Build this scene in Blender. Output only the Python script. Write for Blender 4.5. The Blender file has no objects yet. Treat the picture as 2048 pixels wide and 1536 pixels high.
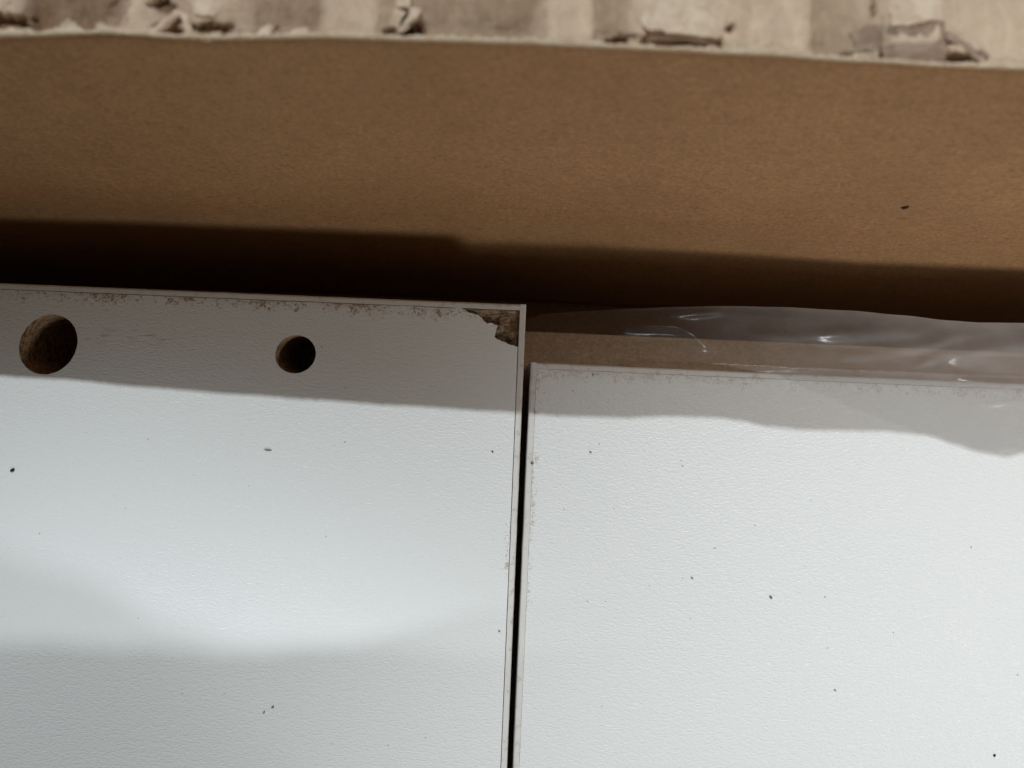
import bpy, math, random
from mathutils import Vector, Matrix, noise
from mathutils.geometry import delaunay_2d_cdt

# ------------------------------------------------------------------ basics
# All lengths below are millimetres in a frame whose z = 0 is the top face of the white
# boards; x runs right, y runs away towards the torn carton wall. Scene unit: metres.
S = 0.001
UNDER = -16.0            # underside of the boards, which are 16 mm thick
FLOOR = -34.0            # inside of the carton floor
BASE = -38.0             # outside of the carton floor = world z 0
H = 105.0                # lens above the boards
PX = 15.5                # photograph pixels per mm on the board faces
R = math.radians
scene = bpy.context.scene
col = scene.collection
random.seed(7)

def W(x, y, z):
    return Vector((x, y, z - BASE)) * S

def at(px, py, z=0.0):
    """photograph pixel -> point (mm) at height z"""
    s = PX * H / (H - z)
    return ((px - 1024) / s, (768 - py) / s, z)

def lerp_list(pts, x):
    if x <= pts[0][0]: return pts[0][1]
    for (a, fa), (b, fb) in zip(pts, pts[1:]):
        if x <= b:
            t = (x - a) / (b - a); t = t * t * (3 - 2 * t) * .5 + t * .5
            return fa + (fb - fa) * t
    return pts[-1][1]

def ns(x, y, z=0.0):
    return noise.noise(Vector((x, y, z)))

# ------------------------------------------------------------------ camera
cam_d = bpy.data.cameras.new('camera')
cam = bpy.data.objects.new('camera', cam_d); col.objects.link(cam)
cam.location = W(0, 0, H)
cam_d.sensor_width = 36.0
cam_d.lens = 36.0 * H * PX / 2048.0
cam_d.clip_start = 0.002; cam_d.clip_end = 20.0
cam_d.dof.use_dof = True
cam_d.dof.focus_distance = (H - 1.0) * S
cam_d.dof.aperture_fstop = 19.0
scene.camera = cam

# ------------------------------------------------------------------ light
world = bpy.data.worlds.new('World'); scene.world = world
world.use_nodes = True
bg = world.node_tree.nodes['Background']
bg.inputs[0].default_value = (1.0, 0.80, 0.62, 1); bg.inputs[1].default_value = 0.036

def lamp(name, direction, target, dist, power, radius, color, cone=None, blend=1.0):
    """direction points from the target to the lamp; distances in mm"""
    d = bpy.data.lights.new(name, 'SPOT' if cone else 'POINT')
    d.energy = power; d.shadow_soft_size = radius * S; d.color = color
    if cone:
        d.spot_size = R(cone); d.spot_blend = blend
    o = bpy.data.objects.new(name, d); col.objects.link(o)
    v = Vector(direction).normalized()
    o.location = W(*(Vector(target) + v * dist))
    o.rotation_euler = v.to_track_quat('Z', 'Y').to_euler()
    return o

KEY_EL = 48.0
KEY_TAN = math.tan(R(KEY_EL))
KEY_AZ = math.tan(R(-12))
lamp('ceiling_lamp_key', (KEY_AZ, 1.0, KEY_TAN), (0, 0, 0), 1800, 70.5, 11, (0.92, 0.995, 1.03))
lamp('ceiling_lamp_overhead', (0.16, 0.40, 0.92), (70, -102, 0), 900, 12.8, 12, (0.96, 0.99, 1.01), cone=18)
lamp('room_lamp_right', (0.55, -0.70, 0.46), (122, 22, 8), 800, 15.5, 105, (1.0, 0.95, 0.88), cone=20.5)
lamp('room_lamp_left', (-0.72, -0.64, 0.47), (100, 22, 8), 800, 4.0, 120, (1.0, 0.955, 0.90), cone=19.5)
lamp('added_lamp_front', (-0.08, -0.80, 0.58), (-50, -63, 0), 700, 9.0, 8, (0.93, 1.0, 1.05), cone=6.0).scale = (2.0, 1, 1)  # added lamp, brightens the left board up to the near wall's shadow
lamp('added_lamp_front_left', (-0.37, -0.80, 0.58), (-50, -63, 0), 700, 7.5, 9, (0.93, 1.0, 1.05), cone=6.0).scale = (2.0, 1, 1)  # second added lamp, gives that shadow another edge at the far left

scene.view_settings.view_transform = 'Standard'
scene.view_settings.look = 'None'
scene.view_settings.exposure = 0.13
scene.view_settings.gamma = 1.0
scene.cycles.max_bounces = 10
scene.cycles.transparent_max_bounces = 16

# ------------------------------------------------------------------ material helpers
class NT:
    def __init__(self, name):
        self.m = bpy.data.materials.new(name); self.m.use_nodes = True
        self.t = self.m.node_tree; self.t.nodes.clear()
        self.out = self.t.nodes.new('ShaderNodeOutputMaterial')
    def n(self, kind, ins=None, **props):
        nd = self.t.nodes.new(kind)
        for k, v in props.items(): setattr(nd, k, v)
        for k, v in (ins or {}).items(): self.set(nd, k, v)
        return nd
    def set(self, nd, k, v):
        if isinstance(v, bpy.types.NodeSocket): self.t.links.new(v, nd.inputs[k])
        else: nd.inputs[k].default_value = v
    def math(self, op, a, b=None, c=None, clamp=False):
        nd = self.n('ShaderNodeMath', operation=op, use_clamp=clamp)
        for i, v in enumerate((a, b, c)):
            if v is not None: self.set(nd, i, v)
        return nd.outputs[0]
    def ramp(self, v, lo, hi, smooth=True):
        nd = self.n('ShaderNodeMapRange', {0: v, 1: lo, 2: hi}, clamp=True)
        nd.interpolation_type = 'SMOOTHSTEP' if smooth else 'LINEAR'
        return nd.outputs[0]
    def mix(self, f, a, b):
        nd = self.n('ShaderNodeMix', data_type='RGBA')
        self.set(nd, 0, f)
        for k, v in ((6, a), (7, b)):
            self.set(nd, k, v if isinstance(v, bpy.types.NodeSocket) else (*v, 1))
        return nd.outputs[2]
    def mm(self, scale=(1, 1, 1), rot=0.0):
        tc = self.n('ShaderNodeTexCoord')
        mp = self.n('ShaderNodeMapping', {0: tc.outputs['Object'], 2: (0, 0, rot), 3: tuple(1000 * s for s in scale)})
        return mp.outputs[0]
    def noise(self, vec, scale, detail=2.0, rough=.5, dist=0.0):
        nd = self.n('ShaderNodeTexNoise', {'Vector': vec, 'Scale': scale, 'Detail': detail, 'Roughness': rough, 'Distortion': dist})
        return nd.outputs[0]
    def bump(self, h, strength, dist_mm, normal=None):
        nd = self.n('ShaderNodeBump', {'Height': h, 'Strength': strength, 'Distance': dist_mm * S})
        if normal is not None: self.set(nd, 'Normal', normal)
        return nd.outputs[0]
    def principled(self, color, rough, normal=None, spec=.5):
        nd = self.n('ShaderNodeBsdfPrincipled', {'Roughness': rough, 'Specular IOR Level': spec})
        self.set(nd, 'Base Color', color if isinstance(color, bpy.types.NodeSocket) else (*color, 1))
        if normal is not None: self.set(nd, 'Normal', normal)
        self.t.links.new(nd.outputs[0], self.out.inputs[0])
        return nd

def mat_melamine(name, sgn, top_amt, side_amt, side_lo, side_hi, smear):
    """embossed white foil; sgn -1: board lies left of its origin corner, +1: right of it"""
    k = NT(name)
    p = k.mm()
    xyz = k.n('ShaderNodeSeparateXYZ', {0: p})
    u = k.math('MULTIPLY', xyz.outputs[0], float(sgn))      # mm in from the side edge
    v = k.math('MULTIPLY', xyz.outputs[1], -1.0)             # mm in from the far edge
    # embossed leather-like grain: wormy ridges lying mostly across the board
    q = k.mm((.62, 1.2, 1), R(5))
    n1 = k.noise(q, 2.3, .6, .4, .6)
    ridge = k.math('ABSOLUTE', k.math('SUBTRACT', n1, .5))
    ridge = k.ramp(ridge, 0.0, .24)
    n2 = k.noise(q, 3.3, 1.0, .5)
    hgt = k.math('ADD', k.math('MULTIPLY', ridge, -.55), k.math('MULTIPLY', n2, .9))
    nrm = k.bump(hgt, 1.0, .040)
    # brown glue dirt caught along the edges
    fine = k.noise(p, 2.9, 4.0, .66, .6)
    patch = k.noise(p, .16, 2.0, .6)
    clump = k.noise(p, .75, 2.0, .5)
    def edge(d, amt, reach):
        near = k.ramp(d, reach, .9)
        thr = k.math('SUBTRACT', .80, k.math('MULTIPLY', near, k.math('ADD', .20, k.math('MULTIPLY', k.ramp(patch, .3, .7), .12))))
        thr = k.math('SUBTRACT', thr, k.math('MULTIPLY', k.ramp(clump, .42, .68), k.math('MULTIPLY', near, .10)))
        dlt = k.math('SUBTRACT', fine, thr)
        m = k.ramp(dlt, -.05, .13)
        return k.math('MULTIPLY', k.math('MULTIPLY', m, amt), k.ramp(near, 0, .12))
    et = edge(v, top_amt, 4.2)
    es = edge(u, side_amt, 2.6)
    band = k.math('MULTIPLY', k.ramp(v, side_lo - 2, side_lo), k.ramp(v, side_hi + 3, side_hi))
    es = k.math('MULTIPLY', es, band)
    film = k.math('MULTIPLY', k.ramp(v, 1.6, .85), k.math('MULTIPLY', k.ramp(patch, .3, .7), .38 * min(1, top_amt)))
    dirt = k.math('MAXIMUM', k.math('MAXIMUM', et, es), film)
    # faint rubbed streaks between the holes
    if smear:
        sn = k.noise(k.mm((.35, 1.6, 1)), 1.3, 3.0, .6)
        sm = k.math('MULTIPLY', k.ramp(k.math('ABSOLUTE', k.math('SUBTRACT', v, 6.2)), 1.6, .2), k.ramp(sn, .50, .72))
        sm = k.math('MULTIPLY', sm, k.math('MULTIPLY', k.ramp(u, 40, 46), k.ramp(u, 60, 55)))
        dirt = k.math('MAXIMUM', dirt, k.math('MULTIPLY', sm, .42))
    base = k.mix(k.noise(p, .05, 2), (.77, .79, .785), (.795, .805, .80))
    c = k.mix(dirt, base, (.30, .18, .10))
    k.principled(c, k.math('ADD', .34, k.math('MULTIPLY', dirt, .4)), nrm, .5)
    return k.m

def mat_band(name):
    k = NT(name); p = k.mm()
    c = k.mix(k.ramp(k.noise(p, .9, 4, .65), .52, .75), (.70, .69, .66), (.52, .46, .39))
    k.principled(c, .38, k.bump(k.noise(p, 2.0, 3), .25, .05), .5)
    return k.m

def mat_chipboard(name):
    k = NT(name)
    p = k.mm()
    a = k.noise(k.mm((.55, 1.3, 1), R(-28)), 1.1, 5, .68, .6)
    b = k.noise(p, .55, 3, .55)
    f = k.noise(k.mm((.4, 2.2, 1), R(-30)), 2.4, 4, .7)
    c = k.mix(k.ramp(a, .36, .64), (.20, .12, .075), (.60, .43, .28))
    c = k.mix(k.math('MULTIPLY', k.ramp(b, .50, .70), .7), c, (.33, .30, .25))
    c = k.mix(k.math('MULTIPLY', k.ramp(f, .60, .74), .75), c, (.045, .03, .02))
    k.principled(c, .8, k.bump(k.math('ADD', a, f), 1.0, .5), .3)
    return k.m

def mat_hole(name):
    k = NT(name); p = k.mm()
    a = k.noise(k.mm((1, 1, 1.6)), 1.3, 4, .65)
    c = k.mix(k.ramp(a, .38, .62), (.20, .125, .07), (.58, .42, .27))
    k.principled(c, .85, k.bump(a, .6, .25), .3)
    return k.m

def mat_kraft(name, light, dark, fib=1.0):
    k = NT(name)
    p = k.mm()
    big = k.noise(p, .05, 3, .55)
    mot = k.noise(p, .55, 4, .6, .3)
    fine = k.noise(p, 2.3, 5, .72)
    f1 = k.noise(k.mm((.45, 1.6, 1.6), R(24)), 1.9, 3, .6, .8)
    f2 = k.noise(k.mm((1.8, .35, .35), R(-22)), 1.5, 3, .6, .5)
    c = k.mix(k.ramp(big, .3, .7), light, dark)
    c = k.mix(k.math('MULTIPLY', k.ramp(mot, .35, .70), .30), c, tuple(x * .62 for x in light))
    grain = k.noise(k.mm((.8, 1.3, 1.3), R(10)), 2.5, 5, .75, .4)
    g = k.ramp(grain, .36, .62, False)
    c = k.mix(k.math('MULTIPLY', k.math('SUBTRACT', 1.0, g), .68 * fib), c, tuple(x * .42 for x in light))
    c = k.mix(k.math('MULTIPLY', k.ramp(f1, .57, .70), .55 * fib), c, tuple(x * .36 for x in light))
    c = k.mix(k.math('MULTIPLY', k.ramp(f2, .66, .76), .40 * fib), c, tuple(min(1, x * 1.5) for x in light))
    h = k.math('ADD', k.math('MULTIPLY', grain, .8), k.math('MULTIPLY', mot, .6))
    k.principled(c, .82, k.bump(h, 1.0, .2), .25)
    return k.m

def mat_torn(name):
    """torn inside of the board: bleached paper left on the flutes, browner valleys ('tone')"""
    k = NT(name)
    p = k.mm()
    at_ = k.n('ShaderNodeAttribute', attribute_name='tone')
    sep = k.n('ShaderNodeSeparateColor', {0: at_.outputs['Color']})
    tone, brown = sep.outputs[0], sep.outputs[1]
    n1 = k.noise(k.mm((1, .45, 1), R(8)), .55, 5, .65, .6)
    n2 = k.noise(p, 2.6, 4, .7)
    t = k.math('ADD', tone, k.math('MULTIPLY', k.math('SUBTRACT', n1, .5), .75), clamp=True)
    fb = k.noise(k.mm((1.7, .22, .22), R(3)), 1.1, 4, .65)
    t = k.math('ADD', t, k.math('MULTIPLY', k.math('SUBTRACT', fb, .5), .3), clamp=True)
    c = k.mix(t, (.26, .155, .09), (.88, .68, .50))
    c = k.mix(k.math('MULTIPLY', k.ramp(n2, .52, .75), .35), c, (.30, .24, .19))
    c = k.mix(brown, c, (.20, .105, .052))
    k.principled(c, .9, k.bump(k.math('ADD', k.math('MULTIPLY', n1, 2.0), n2), .8, .22), .15)
    return k.m

def mat_paper(name, a, b):
    k = NT(name); p = k.mm()
    n1 = k.noise(p, .6, 5, .65, .5); n2 = k.noise(p, 3.0, 3, .7)
    c = k.mix(k.ramp(n1, .36, .66), a, b)
    c = k.mix(k.math('MULTIPLY', k.ramp(n2, .55, .75), .3), c, tuple(x * .6 for x in b))
    k.principled(c, .9, k.bump(k.math('ADD', n1, n2), .6, .12), .15)
    return k.m

def mat_film(name):
    k = NT(name); p = k.mm()
    at_ = k.n('ShaderNodeAttribute', attribute_name='haze')
    sep = k.n('ShaderNodeSeparateColor', {0: at_.outputs['Color']})
    nz = k.noise(k.mm((.5, 1.1, 1)), .35, 3, .55)
    nrm = k.bump(k.noise(k.mm((.5, 1.3, 1), R(12)), .5, 2, .5, .6), 0.10, .5)
    fr = k.n('ShaderNodeFresnel', {'IOR': 1.5, 'Normal': nrm}).outputs[0]
    tr = k.n('ShaderNodeBsdfTransparent', {0: (.985, .985, .985, 1)})
    df = k.n('ShaderNodeBsdfDiffuse', {0: (.95, .94, .95, 1), 'Normal': nrm})
    tl = k.n('ShaderNodeBsdfTranslucent', {0: (.86, .85, .86, 1)})
    dt = k.n('ShaderNodeMixShader', {0: .35, 1: df.outputs[0], 2: tl.outputs[0]})
    gl = k.n('ShaderNodeBsdfGlossy', {0: (1, 1, 1, 1), 'Roughness': .23, 'Normal': nrm})
    hz = k.math('MULTIPLY', sep.outputs[0], k.math('ADD', .6, k.math('MULTIPLY', nz, .8)))
    m1 = k.n('ShaderNodeMixShader', {0: hz, 1: tr.outputs[0], 2: dt.outputs[0]})
    m2 = k.n('ShaderNodeMixShader', {0: k.math('MULTIPLY', fr, k.math('SUBTRACT', .8, k.math('MULTIPLY', sep.outputs[1], .62)), clamp=True), 1: m1.outputs[0], 2: gl.outputs[0]})
    k.t.links.new(m2.outputs[0], k.out.inputs[0])
    return k.m

def mat_crumb(name, c):
    k = NT(name); p = k.mm()
    n1 = k.noise(p, 5, 3)
    k.principled(k.mix(n1, tuple(x * .6 for x in c), tuple(x * 1.3 for x in c)), .85, k.bump(n1, .6, .1), .2)
    return k.m

M_LEFT = mat_melamine('melamine_left', -1, .9, .85, 29, 33, True)
M_RIGHT = mat_melamine('melamine_right', 1, .34, .5, 0, 30, False)
M_BAND = mat_band('edge_banding')
M_CHIP = mat_chipboard('chipboard')
M_HOLE = mat_hole('drilled_chipboard')
M_KRAFT = mat_kraft('kraft_liner', (.58, .342, .17), (.50, .29, .143))
M_LAYER = mat_kraft('kraft_layer', (.80, .62, .43), (.74, .56, .38))
M_TORN = mat_torn('torn_corrugation')
M_FUZZ = mat_paper('torn_paper_edge', (.74, .61, .45), (.62, .48, .33))
M_SCRAP = mat_paper('pale_paper', (.84, .68, .52), (.66, .50, .36))
M_SCRAP_B = mat_paper('brown_paper', (.46, .35, .27), (.33, .23, .165))
M_FILM = mat_film('clear_plastic')
M_DARK = mat_crumb('dark_crumb', (.045, .032, .026))
M_BROWN = mat_crumb('brown_crumb', (.24, .155, .10))
M_TAN = mat_crumb('tan_crumb', (.36, .27, .18))
M_DUST = mat_crumb('dust_specks', (.40, .36, .32))

# ------------------------------------------------------------------ object helpers
FRAMES = {}
def thing(name, label, cat, loc, rotz=0.0, group=None):
    o = bpy.data.objects.new(name, None); col.objects.link(o)
    o.empty_display_size = .01
    o.location = W(*loc); o.rotation_euler = (0, 0, rotz)
    o['label'] = label; o['category'] = cat
    if group: o['group'] = group
    FRAMES[o] = (Vector(loc), rotz)
    return o

def part(name, V, F, mat, parent=None, local=False, smooth=False, loc=None, attr=None, label=None):
    """V in mm; local=True: already in the parent's own frame"""
    top, rz, base = parent, 0.0, Vector((0, 0, BASE))
    while top is not None and top not in FRAMES: top = top.parent
    if top is not None: base, rz = FRAMES[top]
    elif loc is not None: base = Vector(loc)
    if local: P = [Vector(v) * S for v in V]
    else:
        c, s = math.cos(-rz), math.sin(-rz)
        P = []
        for v in V:
            x, y, z = v[0] - base.x, v[1] - base.y, v[2] - base.z
            P.append(Vector((x * c - y * s, x * s + y * c, z)) * S)
    me = bpy.data.meshes.new(name)
    me.from_pydata(P, [], F); me.update()
    if smooth:
        for p in me.polygons: p.use_smooth = True
    if attr:
        nm, vals = attr
        ca = me.color_attributes.new(nm, 'FLOAT_COLOR', 'POINT')
        for i, v in enumerate(vals): ca.data[i].color = (v[0], v[1], v[2], 1)
    me.materials.append(mat)
    o = bpy.data.objects.new(name, me); col.objects.link(o)
    if parent is not None: o.parent = parent
    else: o.location = W(*base)
    if label: o['label'] = label
    return o

def tag(o, label, cat, group=None):
    o['label'] = label; o['category'] = cat
    if group: o['group'] = group
    return o

def grid(nu, nv, f):
    V = [f(i / (nu - 1), j / (nv - 1)) for j in range(nv) for i in range(nu)]
    F = [(j * nu + i, j * nu + i + 1, (j + 1) * nu + i + 1, (j + 1) * nu + i) for j in range(nv - 1) for i in range(nu - 1)]
    return V, F

def box(x0, x1, y0, y1, z0, z1):
    V = [(x, y, z) for z in (z0, z1) for (x, y) in ((x0, y0), (x1, y0), (x1, y1), (x0, y1))]
    return V, [(3, 2, 1, 0), (4, 5, 6, 7), (0, 1, 5, 4), (1, 2, 6, 5), (2, 3, 7, 6), (3, 0, 4, 7)]

# ------------------------------------------------------------------ the carton
# torn rim of the far wall: its outline in the photograph, and the edge of its shadow on the
# boards, which fixes how high the rim stands
RIM_PX = [(-1500, 95), (-600, 78), (0, 71), (200, 66), (400, 77), (640, 73), (840, 79), (1024, 84), (1189, 92), (1350, 99),
          (1500, 107), (1750, 122), (1900, 131), (2048, 136), (2600, 160), (3500, 185)]
SHADOW_PX = [(-1300, 700), (-300, 738), (0, 750), (150, 757), (300, 772), (500, 787), (640, 797), (800, 808), (1000, 820), (1130, 829), (1250, 832),
             (1330, 829), (1420, 832), (1470, 838), (1520, 849), (1600, 856), (1750, 858), (1830, 866), (1890, 884), (1925, 897), (1985, 908),
             (2015, 900), (2060, 903), (2200, 890), (3400, 930)]
_rim = {}
def rim(x):
    """(y, z) of the inner rim at x, mm"""
    key = round(x, 2)
    if key not in _rim:
        z, y, ysh = 36.0, 29.0, -3.0
        for _ in range(40):
            ysh = (768 - lerp_list(SHADOW_PX, 1024 + (x - KEY_AZ * (y - ysh)) * PX)) / PX
            s = PX * H / (H - z)
            y = (768 - lerp_list(RIM_PX, 1024 + x * s)) / s
            z = .6 * z + .4 * (y - ysh) * KEY_TAN
        _rim[key] = (y, z)
    return _rim[key]

LEAN = .21
_soft = {}
def rim_soft(x):
    k = round(x, 2)
    if k not in _soft:
        q = [rim(x + d) for d in range(-20, 21, 2)]
        _soft[k] = (sum(a for a, b in q) / len(q), sum(b for a, b in q) / len(q))
    return _soft[k]
def wall_y(x, z):
    y, zr = rim(x)
    ys, zs = rim_soft(x)
    t = zr - z
    y = ys + (y - ys) * math.exp(-max(t, 0) / 5) - LEAN * (zs - zr) * (1 - math.exp(-max(t, 0) / 5))
    bow = .55 * math.sin(math.pi * min(1, max(0, t / (zr - FLOOR))))
    return y - LEAN * t + bow + .12 * ns(x * .06, z * .07, 3) + .28 * math.exp(-((z - 5.2) / 1.0) ** 2) * min(1, max(0, (x + 5) / 25))

carton = thing('cardboard_carton', 'brown corrugated cardboard carton torn open above the white boards', 'carton', (0, 0, BASE))
XL, XR, YN = -152.0, 152.0, -112.0
part('floor', *box(XL - 4, XR + 4, YN - 4, 34, BASE, FLOOR), M_KRAFT, carton)

# far wall: inner and outer liner, closed
NX, NZ = 420, 46
def fw(u, v):
    x = XL + (XR - XL) * u
    y, zr = rim(x)
    zr += .10 * ns(x * 1.6, 4) + .07 * ns(x * 5.0, 8)
    z = FLOOR + .02 + (zr - FLOOR) * v
    return (x, wall_y(x, min(z, rim(x)[1])), z)
V1, F1 = grid(NX, NZ, fw)
V2 = [(x, y + .22 + 3.4 * min(1, max(0, (rim(x)[1] - 1.0 - z) / 6)), z - .02) for (x, y, z) in V1]
n1 = len(V1)
F = list(F1) + [tuple(reversed([i + n1 for i in f])) for f in F1]
for i in range(NX - 1):
    F.append((i + 1, i, i + n1, i + 1 + n1)); t = (NZ - 1) * NX + i
    F.append((t, t + 1, t + 1 + n1, t + n1))
for j in range(NZ - 1):
    a, b = j * NX, (j + 1) * NX
    F.append((a, b, b + n1, a + n1)); a += NX - 1; b += NX - 1
    F.append((b, a, a + n1, b + n1))
far_wall = part('wall', V1 + V2, F, M_KRAFT, carton, smooth=False)
for p in far_wall.data.polygons[:len(F1) * 2]: p.use_smooth = True

# near wall, unseen; its rim height is shaped to shade the front of the left board
NEAR = [(-152, 62), (-104, 61), (-92, 59), (-80, 55.5), (-72, 54.3), (-58, 54), (-42, 53.4), (-32, 54.3), (-20, 56.5), (-9, 58.5), (10, 61), (24, 58), (38, 34), (50, 22), (90, 18), (152, 16)]
def nearw(off):
    def f(u, v):
        x = XL + (XR - XL) * u
        z1 = lerp_list(NEAR, x) + .3 * ns(x * .5, 3)
        return (x, YN - off, FLOOR + .02 + (z1 - FLOOR) * v)
    return f
A, FA = grid(120, 8, nearw(0)); B, FB = grid(120, 8, nearw(3.6))
n = len(A)
F = [tuple(reversed(f)) for f in FA] + [tuple(i + n for i in f) for f in FB]
for i in range(119):
    t = 7 * 120 + i
    F.append((t + 1, t, t + n, t + 1 + n)); F.append((i, i + 1, i + 1 + n, i + n))
part('wall', A + B, F, M_KRAFT, carton)
part('wall', *box(XL - 3.6, XL - .02, YN - 3, 24, FLOOR + .02, 18), M_KRAFT, carton)
part('wall', *box(XR + .02, XR + 3.6, YN - 3, 22, FLOOR + .02, 16), M_KRAFT, carton)

# flap folded outwards from the far wall, its liner peeled off so the flutes show
TONE = [(-200, .45), (-60, .75), (20, .75), (60, .04), (170, .07), (215, .28), (260, .85), (310, .72), (345, .45), (400, .70), (480, .55), (520, .26), (600, .28), (625, .24),  # pale paper bands, with the shading of the flute slopes painted in
        (650, .74), (740, .80), (775, .45), (800, .40), (850, .33), (960, .30), (1060, .30), (1085, .55), (1100, .80), (1180, .84), (1196, .44), (1245, .40), (1262, .72),
        (1350, .98), (1440, .86), (1480, .82), (1600, .86), (1622, .70), (1634, .42), (1690, .44), (1730, .60), (1770, .62), (1800, .98), (1870, .98), (1890, .70), (1960, .78), (2060, .82), (2150, .4), (2260, .8)]
# gouges: centre px, radii px, depth mm, brown
GOUGE = [(6, 40, 44, 16, 1.0, .85), (318, 4, 20, 15, 1.0, .8), (338, 56, 26, 9, 1.2, .45), (422, 54, 40, 14, .7, .95), (806, 34, 17, 20, 2.2, .75), (786, 57, 20, 8, 1.4, .6),
         (826, 56, 22, 15, .8, .9), (1240, 78, 24, 10, 1.8, .7), (1340, 86, 110, 8, .8, .45), (232, 10, 26, 26, .4, .2), (1926, 112, 38, 9, 1.8, .75), (1735, 108, 50, 6, 1.2, .6),
         (1850, 124, 44, 7, 1.0, .6), (1460, 58, 8, 8, .8, .7), (1752, 10, 5, 22, .8, .7), (535, 66, 14, 7, .9, .5)]
def flap_tone(px):
    if -200 <= px <= 2260: return lerp_list(TONE, px)
    return .55 + .3 * math.cos(px / 184 * 2 * math.pi)
def flap_pt(x, v):
    """(y, z, tone, brown) of the torn flap v mm out from the rim"""
    yr, zr = rim(x)
    y = yr + .25 + v
    z0 = zr - .35 - .10 * v - .004 * v * v
    s = PX * H / (H - z0)
    px, py = 1024 + x * s, 768 - y * s
    t = flap_tone(px)
    z = z0 + (t - .85) * 1.9 * min(1, .35 + v / 2.0) + .22 * ns(x * .9, v * .7, 2) + .10 * ns(x * 2.4, v * 2.0, 5) + .04 * ns(x * 5, v * 5, 6)
    br = 0.0
    for cx, cy, rx, ry, dp, bb in GOUGE:
        wob = 1 + .55 * ns(px * .06, py * .09, cx) + .35 * ns(px * .15, py * .2, cx)
        d = math.hypot((px - cx) / rx, (py - cy) / ry) * wob
        if d < 1.3:
            k = max(0.0, min(1.0, (1.2 - d) / .45)); k = k * k * (3 - 2 * k)
            z -= dp * k; br = max(br, bb * k)
    return y, z, t, br
xs = [-120 + i * .8 for i in range(75)] + [-60 + i * .22 for i in range(546)] + [60.2 + i * .8 for i in range(75)]
vs = [i * .2 for i in range(36)] + [7.2 + .8 * i for i in range(12)] + [17 + 4 * i for i in range(7)]
V, T, F = [], [], []
for v in vs:
    for x in xs:
        y, z, t, b = flap_pt(x, v)
        V.append((x, y, z)); T.append((t, b, 0))
nx = len(xs); nf = len(V)
for j in range(len(vs) - 1):
    for i in range(nx - 1):
        a = j * nx + i
        F.append((a, a + 1, a + nx + 1, a + nx))
# underside liner of the flap
for v in vs[::6] + [vs[-1]]:
    for x in xs:
        yr, zr = rim(x)
        V.append((x, yr + .3 + v, zr - 4.4 - .10 * v - .004 * v * v)); T.append((.2, 1, 0))
m = len(vs[::6]) + 1
for j in range(m - 1):
    for i in range(nx - 1):
        a = nf + j * nx + i
        F.append((a + nx, a + nx + 1, a + 1, a))
lt, lb = nf - nx, len(V) - nx
for i in range(nx - 1): F.append((lt + i, lt + i + 1, lb + i + 1, lb + i))
flap = part('flap', V, F, M_TORN, carton, smooth=True, attr=('tone', T), label='flap with its paper peeled off, showing torn pale flutes')

# ragged pale paper left standing along the torn rim
V, F = [], []
x = -70.0; k = 0
while x < 70.0:
    yr, zr = rim(x)
    wdt = (.15 + .22 * ns(x * .5, 11) + .20 * ns(x * 1.9, 12) + .10 * random.random()) * (1 - .4 * min(1, max(0, x / 35)))
    wdt = max(.08, wdt) * (1.6 if ns(x * .22, 5) > .25 else 1)
    up = .06 + .30 * max(0, ns(x * 1.1, 21)) + .10 * random.random()
    jy = .06 * ns(x * 3.1, 31)
    V += [(x, yr - .05 + jy, zr - .22), (x, yr - .06 + jy, zr + up * .55), (x, yr + wdt * .5 + jy, zr + up), (x, yr + wdt + .12, zr - .05 + .1 * random.random()), (x, yr + .35 + wdt, zr - .75)]
    if k:
        a = (k - 1) * 5
        for q in range(4): F.append((a + q, a + 5 + q, a + 6 + q, a + 1 + q))
    k += 1; x += .13 + .05 * random.random()
part('torn_edge', V, F, M_FUZZ, carton, smooth=True)

def scrap(rows, mat, name='paper_scrap', thick=.28, sub=7, rough=.12, label=None):
    """a torn bit of liner: rows of (px, py, lift) control points, all rows the same length"""
    nr, nc = len(rows), len(rows[0])
    seed = rows[0][0][0] * .37
    def cp(a, b):
        i = min(int(a * (nc - 1)), nc - 2); j = min(int(b * (nr - 1)), nr - 2)
        fu, fv = a * (nc - 1) - i, b * (nr - 1) - j
        return [rows[j][i][q] * (1 - fu) * (1 - fv) + rows[j][i + 1][q] * fu * (1 - fv) + rows[j + 1][i][q] * (1 - fu) * fv + rows[j + 1][i + 1][q] * fu * fv for q in range(3)]
    def f(a, b):
        px, py, lift = cp(a, b)
        rim_d = min(a, 1 - a, b, 1 - b)
        jig = 5.0 if rim_d < .01 else 1.5
        px += jig * ns(px * .11, py * .11, seed); py += jig * ns(px * .13, py * .13, seed + 9)
        zz = 35.5
        for _ in range(4):
            s = PX * H / (H - zz); x = (px - 1024) / s; y = (768 - py) / s
            yr, zr = rim(x); v = y - yr
            zz = zr - .35 - .10 * max(v, 0) + (flap_tone(px) - .85) * 1.9 * min(1, .35 + max(v, 0) / 2.0) + .12 + lift * .8 + rough * ns(px * .05, py * .05, seed)
        return (x, y, zz)
    nu, nv = (nc - 1) * sub + 1, (nr - 1) * sub + 1
    A, FA = grid(nu, nv, f)
    n = len(A)
    V = A + [(x, y, z - thick) for x, y, z in A]
    F = [tuple(reversed(q)) for q in FA] + [tuple(i + n for i in q) for q in FA]
    ring = [i for i in range(nu)] + [j * nu + nu - 1 for j in range(1, nv)] + [(nv - 1) * nu + i for i in range(nu - 2, -1, -1)] + [j * nu for j in range(nv - 2, 0, -1)]
    for q in range(len(ring)):
        a, b = ring[q], ring[(q + 1) % len(ring)]
        F.append((a, b, b + n, a + n))
    return part(name, V, F, mat, flap, smooth=False, label=label)

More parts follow.
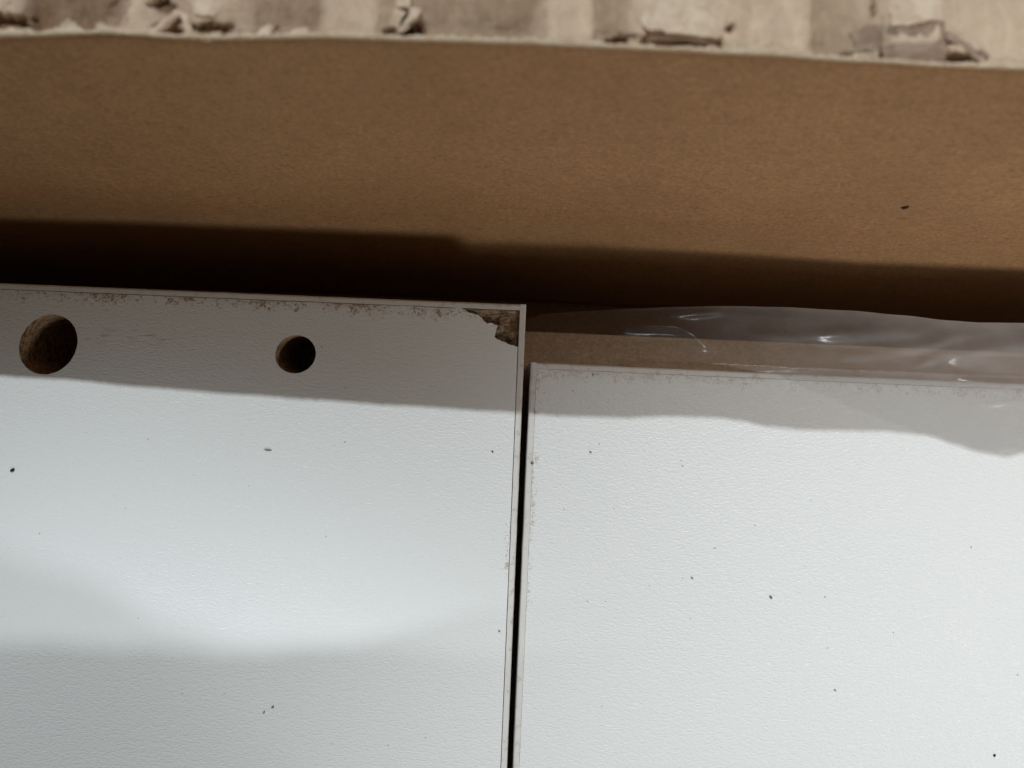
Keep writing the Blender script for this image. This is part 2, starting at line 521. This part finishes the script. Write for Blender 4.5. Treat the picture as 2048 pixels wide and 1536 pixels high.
# broad peeled sheet with its near edge lifted off the flutes
scrap([[(1255, -60, -.5), (1330, -60, .1), (1400, -60, .1), (1470, -60, -.4)],
       [(1258, -10, -.5), (1330, -10, .2), (1400, -10, .2), (1455, -10, -.4)],
       [(1270, 30, -.3), (1330, 35, .4), (1400, 40, .6), (1450, 45, .3)],
       [(1296, 56, .7), (1345, 64, .8), (1390, 70, .7), (1440, 76, .4)]], M_SCRAP, label='broad pale scrap of peeled paper')
# upright sliver of medium under it
scrap([[(1236, 64, .1), (1300, 70, .0), (1360, 74, .0), (1430, 80, .0)],
       [(1232, 78, -.5), (1300, 84, -.6), (1360, 88, -.6), (1440, 92, -.5)]], M_SCRAP_B, sub=5)
# pale sheet and folded brown block on the other torn spot
scrap([[(1772, -60, -.4), (1820, -60, .1), (1884, -60, -.4)], [(1776, -5, -.3), (1825, -5, .2), (1884, -5, -.3)], [(1784, 50, .3), (1830, 48, .5), (1882, 36, .2)]], M_SCRAP)
scrap([[(1775, 52, .2), (1830, 50, .2), (1890, 40, .2)], [(1770, 84, -.3), (1830, 82, -.3), (1892, 78, -.3)]], M_SCRAP_B, sub=5)
scrap([[(1764, 88, .55), (1830, 86, .65), (1892, 80, .55)], [(1765, 104, .45), (1830, 104, .5), (1893, 100, .45)], [(1770, 122, .1), (1828, 126, .15), (1888, 122, .1)]], M_SCRAP_B, sub=5, thick=.4)
scrap([[(1700, 66, .25), (1735, 52, .35), (1770, 46, .35)], [(1712, 84, .1), (1738, 78, .2), (1766, 74, .2)], [(1690, 104, -.1), (1730, 100, .0), (1764, 100, .0)]], M_SCRAP_B, sub=5)
scrap([[(1700, 110, .3), (1725, 106, .4), (1758, 104, .3)], [(1706, 116, .2), (1728, 114, .3), (1756, 113, .2)]], M_SCRAP, sub=4)
scrap([[(1894, 62, .3), (1920, 76, .35), (1945, 92, .35), (1966, 118, .3)], [(1892, 74, .2), (1912, 84, .25), (1934, 98, .25), (1956, 122, .1)]], M_SCRAP_B, sub=4)
scrap([[(1896, 90, .1), (1920, 92, .2), (1944, 98, .1)], [(1896, 100, .0), (1920, 102, .0), (1942, 108, .0)]], M_SCRAP, sub=4)
# small curls on the dark torn spot
scrap([[(794, -30, .5), (806, -30, .6), (818, -30, .4)], [(792, 12, .5), (804, 13, .6), (822, 18, .5)]], M_SCRAP, sub=4)
scrap([[(822, 16, .6), (832, 14, .7), (842, 16, .5)], [(820, 30, .6), (831, 34, .7), (840, 34, .5)], [(808, 44, .5), (816, 47, .5), (824, 47, .3)], [(790, 62, .3), (800, 63, .3), (808, 64, .2)]], M_SCRAP, sub=4)
scrap([[(790, 16, .2), (800, 18, .2), (812, 22, .2)], [(776, 50, .2), (786, 54, .1), (796, 56, .1)]], M_SCRAP, sub=3, thick=.15)
# curls and scraps further along
scrap([[(352, 20, .6), (360, 20, .7), (368, 24, .5)], [(326, 40, .6), (334, 44, .7), (342, 46, .5)], [(290, 68, .3), (302, 70, .3), (312, 72, .2)]], M_SCRAP, sub=4)
scrap([[(360, 26, .5), (366, 26, .6), (374, 30, .4)], [(366, 48, .5), (374, 50, .5), (382, 50, .3)], [(372, 70, .2), (380, 71, .3), (388, 72, .2)]], M_SCRAP, sub=4)
scrap([[(370, -50, -.3), (430, -50, .15), (520, -50, -.5)], [(376, -5, -.2), (430, -5, .2), (505, -5, -.5)], [(392, 28, .1), (425, 32, .15), (466, 14, -.4)]], M_SCRAP, sub=6)
scrap([[(-60, -50, .1), (0, -50, .1), (80, -50, -.5)], [(-60, 0, .1), (0, 0, .2), (56, 0, -.5)], [(-60, 26, .1), (-5, 22, .1), (18, 14, -.4)]], M_SCRAP, sub=5)
scrap([[(120, 44, .5), (136, 38, .6), (150, 46, .4)], [(118, 60, .2), (138, 62, .3), (168, 62, .1)]], M_FUZZ, sub=4)
scrap([[(190, 46, .5), (202, 44, .6), (214, 50, .4)], [(192, 64, .2), (206, 64, .3), (222, 65, .1)]], M_FUZZ, sub=4)
scrap([[(538, 46, .6), (548, 44, .7), (558, 48, .5)], [(508, 70, .2), (522, 72, .2), (534, 74, .1)]], M_SCRAP, sub=4)
scrap([[(590, 60, .4), (606, 54, .5), (616, 52, .4)], [(560, 76, .1), (588, 76, .2), (618, 74, .1)]], M_SCRAP, sub=4)
scrap([[(424, 66, .5), (436, 64, .6), (444, 67, .4)], [(402, 82, .2), (412, 84, .2), (424, 80, .1)]], M_FUZZ, sub=4, thick=.15)
scrap([[(1256, 82, .4), (1268, 78, .5), (1286, 86, .3)], [(1254, 92, .1), (1270, 93, .2), (1290, 95, .1)]], M_SCRAP, sub=4)
scrap([[(1446, 88, .3), (1462, 84, .4), (1480, 90, .2)], [(1440, 102, .1), (1462, 102, .2), (1484, 104, .1)]], M_FUZZ, sub=4)

# ------------------------------------------------------------------ the boards
BT = .78                 # edge banding
TH = 16.0
ROT = R(-2.36)
def loop_edges(start, n):
    return [(start + i, start + (i + 1) % n) for i in range(n)]
def to_local(px, py, corner, rot):
    x, y, _ = at(px, py)
    x -= corner[0]; y -= corner[1]
    c, s = math.cos(-rot), math.sin(-rot)
    return (x * c - y * s, x * s + y * c)

def plate(outline, holes, extra=(), zf=None, z_top=TH, z_bot=TH - .3, walls=True):
    """extruded polygon with holes -> V, F (local mm)"""
    pts = [Vector(p) for p in outline]; E = loop_edges(0, len(outline))
    for h in holes:
        E += loop_edges(len(pts), len(h)); pts += [Vector(p) for p in h]
    pts += [Vector(p) for p in extra]
    vo, eo, fo, *_ = delaunay_2d_cdt(pts, E, [], 0, 1e-5)
    V = [(p.x, p.y, zf(p.x, p.y) if zf else z_top) for p in vo]
    F = []
    cnt = {}
    def inside(x, y, poly):
        r = False
        for (x1, y1), (x2, y2) in zip(poly, poly[1:] + poly[:1]):
            if (y1 > y) != (y2 > y) and x < (x2 - x1) * (y - y1) / (y2 - y1) + x1: r = not r
        return r
    for f in fo:
        f = list(f)
        mx = sum(vo[i].x for i in f) / len(f); my = sum(vo[i].y for i in f) / len(f)
        if any(inside(mx, my, h) for h in holes) or not inside(mx, my, outline): continue
        ar = sum(vo[f[i]].x * vo[f[(i + 1) % len(f)]].y - vo[f[(i + 1) % len(f)]].x * vo[f[i]].y for i in range(len(f)))
        if ar < 0: f.reverse()
        F.append(tuple(f))
        for i in range(len(f)): cnt[(f[i], f[(i + 1) % len(f)])] = 1
    n = len(V)
    if walls:
        V += [(p.x, p.y, z_bot) for p in vo]
        F += [tuple(i + n for i in reversed(f)) for f in F]
        for (a, b) in cnt:
            if (b, a) not in cnt: F.append((b, a, a + n, b + n))
    return V, F

def band(parent, along, a0, a1, sgn=1):
    """strip of edge banding; along 'x' on the far edge, 'y' on the side edge (outer face towards sgn)"""
    prof = [(0, 0), (0, TH + .03), (BT - .26, TH + .03), (BT - .10, TH - .03), (BT - .02, TH - .16), (BT, TH - .4), (BT, 0)]
    nseg = int(abs(a1 - a0) / .7) + 2
    V, F = [], []
    m = len(prof)
    for i in range(nseg):
        t = a0 + (a1 - a0) * i / (nseg - 1)
        w = .035 * ns(t * .35, 1, sgn) + .02 * ns(t * 1.7, 2, sgn)
        for (nrm, z) in prof:
            d = nrm - BT + (w if nrm > 0 else .6 * w) + (0 if nrm else .0)
            V.append((t, d, z) if along == 'x' else (sgn * d, t, z))
    for i in range(nseg - 1):
        for q in range(m):
            a, b = i * m + q, i * m + (q + 1) % m
            F.append((a, b, b + m, a + m))
    F.append(tuple(range(m))); F.append(tuple((nseg - 1) * m + q for q in reversed(range(m))))
    flip = (along == 'x') == (a1 > a0)
    if along == 'y': flip = (sgn > 0) != (a1 > a0)
    if flip: F = [tuple(reversed(f)) for f in F]
    return part('edge_band', V, F, M_BAND, parent, local=True)

# --- cardboard layer the boards lie on, and the board beneath it
sheet = thing('cardboard_sheet', 'flat brown cardboard layer showing in the gap beyond the plain board', 'cardboard sheet', (0, 0, UNDER - 2), R(-2.5))
part('liner', *box(-148, 148, -104, 7.9, 0, 2), M_LAYER, sheet, local=True)
lower = thing('furniture_board', 'board lying hidden beneath the brown cardboard layer', 'board', (0, 0, FLOOR), R(-2.5))
part('chipboard_core', *box(-146, 146, -102, 6.0, 0, UNDER - FLOOR - 2.02), M_HOLE, lower, local=True)

# --- left board, drilled, corner chipped
cl = at(1052.5, 609.0)
left = thing('furniture_board', 'white melamine board with two drilled holes and a chipped brown corner', 'board', (cl[0], cl[1], UNDER), ROT)
def ell(px, py, ra, rb, tilt, n=56):
    cx, cy = to_local(px, py, cl, ROT)
    out = []
    for i in range(n):
        a = 2 * math.pi * i / n
        j = 1 + .012 * ns(i * .9, ra * 3)
        x, y = ra * j * math.cos(a), rb * j * math.sin(a)
        out.append((cx + x * math.cos(tilt) - y * math.sin(tilt), cy + x * math.sin(tilt) + y * math.cos(tilt)))
    return out
hole_a = ell(96.5, 689, 4.10, 3.55, R(52))
hole_b = ell(591, 708.5, 2.65, 2.45, R(20))
G = .09                  # open joint behind the side band
chip_px = [(905, 607.5), (913, 611), (922, 615.5), (931, 620), (935, 624), (939, 626), (944, 626.5), (949.5, 628), (955, 629.5), (958.6, 631), (962, 634.5), (965, 637), (968, 642), (973, 646.6),
           (978, 646), (984.6, 646.6), (989, 649.5), (995.7, 651), (993.5, 657), (992.4, 663), (990, 668), (989.8, 674.6), (994, 678), (999, 680), (1005, 683.5), (1012, 685.6), (1022, 690), (1030, 692.5), (1040, 695)]
chip = [to_local(a, b, cl, ROT) for a, b in chip_px]
xi, yi = -BT - G, -BT - .07
jag = []
for a, b in zip(chip, chip[1:]):
    for t in (0, .34, .67):
        jag.append((a[0] + (b[0] - a[0]) * t + random.uniform(-.05, .05), a[1] + (b[1] - a[1]) * t + random.uniform(-.05, .05)))
jag[0] = (chip[0][0], yi)
outline = [(-150, yi)] + jag + [(xi, chip[-1][1]), (xi, -100), (-150, -100)]
part('melamine_face', *plate(outline, [hole_a, hole_b]), M_LEFT, left, local=True)
# chipboard core: rough where the corner broke away, drilled
cx0, cy0 = chip[0][0] - .4, chip[-1][1] - .4
extra = []
x = cx0
while x < xi - .1:
    y = cy0
    while y < yi - .1:
        extra.append((x + random.uniform(-.07, .07), y + random.uniform(-.07, .07))); y += .2
    x += .2
def core_z(x, y):
    if x < cx0 - .3 or y < cy0 - .3: return TH - .36
    dig = .35 + .45 * ns(x * .8, y * .8, 4) + .35 * ns(x * 1.6, y * 2.6, 7) + .18 * ns(x * 4, y * 4, 2)
    edge = max(0, 1 - (yi - y) / 1.1)
    return TH - .40 - max(0, dig) * (1 - .8 * edge) + .22 * edge
V, F = plate([(-150, yi), (cx0, yi), (xi, yi), (xi, cy0), (xi, -100), (-150, -100)], [hole_a, hole_b], extra, core_z, z_bot=TH - 13.5)
core = part('chipboard_core', V, F, M_CHIP, left, local=True)
part('chipboard_core', *box(-150, xi, -100, yi, 0, TH - 13.52), M_HOLE, left, local=True)
for hl in (hole_a, hole_b):
    n = len(hl)
    cx = sum(p[0] for p in hl) / n; cy = sum(p[1] for p in hl) / n
    V, F = [], []
    rows = [(TH - .05, .998), (TH - 1, .99), (TH - 4, .985), (TH - 8, .98), (TH - 12.3, .975), (TH - 12.9, .90), (TH - 13.3, .45), (TH - 13.4, .03)]
    for z, k in rows:
        for p in hl:
            j = 1 + (.012 * ns(p[0] * 2, p[1] * 2, z * .8) if z < TH - .5 else 0)
            V.append((cx + (p[0] - cx) * k * j, cy + (p[1] - cy) * k * j, z))
    for r in range(len(rows) - 1):
        for i in range(n):
            a, b = r * n + i, r * n + (i + 1) % n
            F.append((a, b, b + n, a + n))
    part('drilled_hole', V, F, M_HOLE, left, local=True, smooth=True)
band(left, 'x', -150, -BT - .02)
band(left, 'y', 0, -100, 1)

# --- right board
cr = at(1061.5, 724.5)
right = thing('furniture_board', 'plain white melamine board without holes beside the chipped board', 'board', (cr[0], cr[1], UNDER), R(-2.5))
part('melamine_face', *plate([(BT + .03, -BT - .035), (BT + .03, -95), (148, -95), (148, -BT - .035)], []), M_RIGHT, right, local=True)
part('chipboard_core', *box(BT + .01, 148, -95, -BT - .01, 0, TH - .32), M_HOLE, right, local=True)
band(right, 'x', BT + .02, 148)
band(right, 'y', 0, -95, -1)

# ------------------------------------------------------------------ clear plastic wrapping
TOPE = [(1040, 640), (1090, 628), (1160, 622), (1250, 618), (1350, 614), (1450, 612), (1560, 614), (1700, 621), (1800, 630), (1900, 641), (1960, 645), (2060, 646), (2400, 650), (3000, 690)]
BOTE = [(1040, 700), (1200, 712), (1400, 724), (1540, 746), (1640, 790), (1760, 838), (1860, 872), (1925, 897), (1985, 908), (2015, 900), (2060, 903), (2400, 920), (3000, 940)]
RIDGES = [  # fold lines: polyline px, height mm, half width px
    ([(1250, 655), (1310, 651), (1355, 653), (1385, 668), (1410, 690)], .75, 11),
    ([(1300, 634), (1380, 628), (1440, 622)], .30, 9),
    ([(1620, 768), (1700, 784), (1800, 797), (1900, 804), (2000, 810)], .18, 5),
    ([(1690, 712), (1780, 704), (1860, 690), (1920, 672)], .35, 12),
    ([(1830, 735), (1880, 712), (1930, 698)], .35, 10),
    ([(1915, 720), (1960, 700), (2060, 690)], .45, 14),
    ([(1930, 758), (1970, 768), (2060, 770)], .35, 12),
    ([(1660, 672), (1760, 664), (1840, 668)], .30, 14),
    ([(1940, 812), (2000, 806), (2060, 800)], .22, 7),
    ([(1500, 668), (1600, 672), (1690, 664)], .22, 12)]
def fold(px, py):
    h = 0.0
    for pl, hg, w in RIDGES:
        best = 1e9; tt = 0
        for q, ((x1, y1), (x2, y2)) in enumerate(zip(pl, pl[1:])):
            dx, dy = x2 - x1, y2 - y1
            t = max(0.0, min(1.0, ((px - x1) * dx + (py - y1) * dy) / (dx * dx + dy * dy)))
            d = math.hypot(px - x1 - dx * t, py - y1 - dy * t)
            if d < best: best, tt = d, (q + t) / (len(pl) - 1)
        if best < 4 * w: h += hg * math.exp(-(best / w) ** 2) * (.25 + .75 * math.sin(math.pi * (.12 + .76 * tt)))
    return h
def film_pt(a, b):
    px = 1048 + (3000 - 1048) * (a ** 1.5)
    yt, yb = lerp_list(TOPE, px), lerp_list(BOTE, px)
    py = yt + (yb - yt) * b
    edge_y = 724.5 + (px - 1061) * .0437
    d = (edge_y - py) / PX            # mm beyond the far edge of the right board
    on = 1 / (1 + math.exp((d - .2) * 2.2))
    lift = .12 * on + (1 - on) * (.05 - .40 * max(0, d))
    w = .25 * ns(px * .006, py * .016, 4) + .07 * ns(px * .014, py * .03, 9)
    z = lift + w * (1 - .8 * on) + fold(px, py) * min(1, max(.25, (px - 1150) / 150))
    z += .5 * math.exp(-((px - 2080) / 130) ** 2) * (1 - b * .8)
    z = max(z, .10) if d < 1.0 else z
    return (*at(px, py, z)[:2], z), px, b
nu, nv = 260, 100
V, A = [], []
for j in range(nv):
    for i in range(nu):
        p, px, b = film_pt(i / (nu - 1), j / (nv - 1))
        V.append(p)
        gap = .02 + .22 * min(1, max(0, (px - 1220) / 330)) + .16 * min(1, max(0, (px - 1550) / 350))
        gap += .12 * math.exp(-(b / .05) ** 2) * min(1, max(0, (px - 1200) / 200))
        gap += .09 * min(1, max(0, (px - 1720) / 160)) + .16 * b * min(1, max(0, (px - 1420) / 300))
        py = lerp_list(TOPE, px) + (lerp_list(BOTE, px) - lerp_list(TOPE, px)) * b
        on = min(1, max(0, (py - (724.5 + (px - 1061) * .0437) + 14) / 34))
        over = (.05 + .09 * min(1, max(0, (px - 1850) / 120))) * min(1, (1 - b) / .35 + .6 * min(1, max(0, (px - 1880) / 60)))
        hz = gap * (1 - on) + over * on
        A.append((hz * (.2 + .8 * min(1, (px - 1048) / 120)), on, 0))
F = [(j * nu + i, (j + 1) * nu + i, (j + 1) * nu + i + 1, j * nu + i + 1) for j in range(nv - 1) for i in range(nu - 1)]
fb = at(1500, 730, 0)
tag(part('plastic_film', V, F, M_FILM, None, smooth=True, loc=(fb[0], fb[1], 0), attr=('haze', A)),
    'crumpled clear plastic film over the far edge of the plain board', 'plastic film')

# ------------------------------------------------------------------ crumbs lying about
def crumb_mesh(cx, cy, z0, a, b, ang, hgt, seed):
    V, F = [], []
    n = 10
    for r, (k, zz) in enumerate(((1.0, 0.0), (.92, .45), (.55, .9))):
        for i in range(n):
            t = 2 * math.pi * i / n
            j = 1 + .28 * ns(math.cos(t) * 1.3 + seed, math.sin(t) * 1.3, r * .3)
            x, y = a * k * j * math.cos(t), b * k * j * math.sin(t)
            V.append((cx + x * math.cos(ang) - y * math.sin(ang), cy + x * math.sin(ang) + y * math.cos(ang), z0 + hgt * zz))
    V.append((cx, cy, z0 + hgt))
    for r in range(2):
        for i in range(n): F.append((r * n + i, r * n + (i + 1) % n, (r + 1) * n + (i + 1) % n, (r + 1) * n + i))
    for i in range(n): F.append((2 * n + i, 2 * n + (i + 1) % n, 3 * n))
    F.append(tuple(reversed(range(n))))
    return V, F
CRUMBS = [  # px, py, half length px, half width px, angle, height, material, name, label
    (25.5, 940, 8, 4.5, 32, .35, M_DARK, 'wood_crumb', 'dark brown oval crumb on the drilled board below its larger hole'),
    (536, 899.5, 13, 2.6, -4, .25, M_TAN, 'wood_splinter', 'thin tan splinter lying on the drilled board'),
    (985, 903, 3.4, 2.8, -40, .25, M_DARK, 'dirt_crumb', 'tiny black crumb on the drilled board near its side band'),
    (998.5, 1262, 3.6, 2.6, -40, .25, M_BROWN, 'dirt_crumb', 'small dark crumb beside the gap, on the drilled board'),
    (545.5, 1413.5, 5, 3.4, 50, .25, M_BROWN, 'wood_crumb', 'brown crumb on the shaded front of the drilled board'),
    (528, 1424, 5.5, 2.8, 60, .15, M_TAN, 'wood_crumb', 'faint tan crumb next to a brown crumb on the drilled board'),
    (1541.5, 1194, 6, 3.8, -55, .3, M_BROWN, 'wood_crumb', 'brown crumb in the open middle of the plain board'),
    (1384, 1155.5, 5, 2.8, -40, .2, M_TAN, 'wood_crumb', 'narrow greyish crumb on the plain board'),
    (1988.5, 1510.5, 5, 3.2, 60, .3, M_DARK, 'dirt_crumb', 'blue-black crumb at the front of the plain board'),
    (1064, 925.5, 4.5, 4.5, 0, .25, M_BROWN, 'wood_crumb', 'round brown crumb on the side band of the plain board'),
    (1181, 904, 3.6, 2.8, -30, .2, M_BROWN, 'wood_crumb', 'small brown crumb on the plain board near the shadow line'),
    (1670, 1380, 4, 2.2, -30, .2, M_BROWN, 'dirt_crumb', 'small dark fleck on the plain board beyond the blue-black crumb'),
    (1186, 749, 3.6, 1.6, 55, .2, M_BROWN, 'dirt_crumb', 'tiny dark sliver by the far band of the plain board'),
]
for i, (px, py, a, b, ang, hg, mt, nm, lb) in enumerate(CRUMBS):
    z0 = .035 if (px, py) == (1064, 925.5) else .004
    x, y, _ = at(px, py)
    tag(part(nm, *crumb_mesh(x, y, z0, a * .66 / PX, b * .66 / PX, R(ang), hg * .7, i * 3.1), mt, None, smooth=True, loc=(x, y, z0)), lb, 'crumb')
# dark fleck caught on the far wall
xw, yw, zw = 0, 0, 0
for z in [q * .25 for q in range(0, 140)]:
    s = PX * H / (H - z); x = (1810 - 1024) / s
    if wall_y(x, z) * s >= 768 - 415: xw, yw, zw = x, wall_y(x, z), z; break
V, F = crumb_mesh(0, 0, 0, .42, .24, R(30), .2, 77)
V = [(xw + x, yw - z - .03 + y * LEAN, zw + y * 1.4) for x, y, z in V]
tag(part('bark_fleck', V, F, M_DARK, None, smooth=True, loc=(xw, yw, zw)), 'dark fleck stuck on the inside of the carton wall', 'fleck')

# fine dust nobody could count
rnd = random.Random(21)
V, F = [], []
spots = [(668, 890), (690, 884), (1220, 912), (1288, 902), (1362, 921), (1365, 932), (1365, 1156), (652, 1073), (1175, 1202), (1211, 1203), (1430, 1096), (1428, 1097), (1381, 1237), (276, 1236), (365, 1387), (548, 1484), (663, 1487),
         (835, 1472), (851, 1475), (776, 1490), (1204, 1413), (1655, 1296), (1610, 1133), (1693, 1417), (1510, 1050), (944, 688), (928, 745), (698, 700), (691, 776), (643, 694), (1110, 777), (1146, 782), (1088, 786), (1389, 788), (1641, 803),
         (1228, 1017), (1128, 1018), (172, 865), (296, 878), (387, 950), (498, 972), (251, 1017)]
spots += [(rnd.uniform(10, 2040), rnd.uniform(840, 1530)) for _ in range(14)]
for i, (px, py) in enumerate(spots):
    if 985 < px < 1085: continue
    if i < 42: sc = rnd.uniform(.6, 1.3)
    else: sc = rnd.uniform(.6, 1.5)
    x, y, _ = at(px, py)
    v, f = crumb_mesh(x, y, .004, sc / PX * rnd.uniform(1, 1.8), sc / PX * .8, rnd.uniform(-1, .4), .06, i * 1.7)
    n = len(V); V += v; F += [tuple(q + n for q in g) for g in f]
dust = part('dust', V, F, M_DUST, None, smooth=True, loc=(0, -20, .004))
dust['kind'] = 'stuff'; tag(dust, 'fine brown dust specks scattered over the white boards', 'dust')
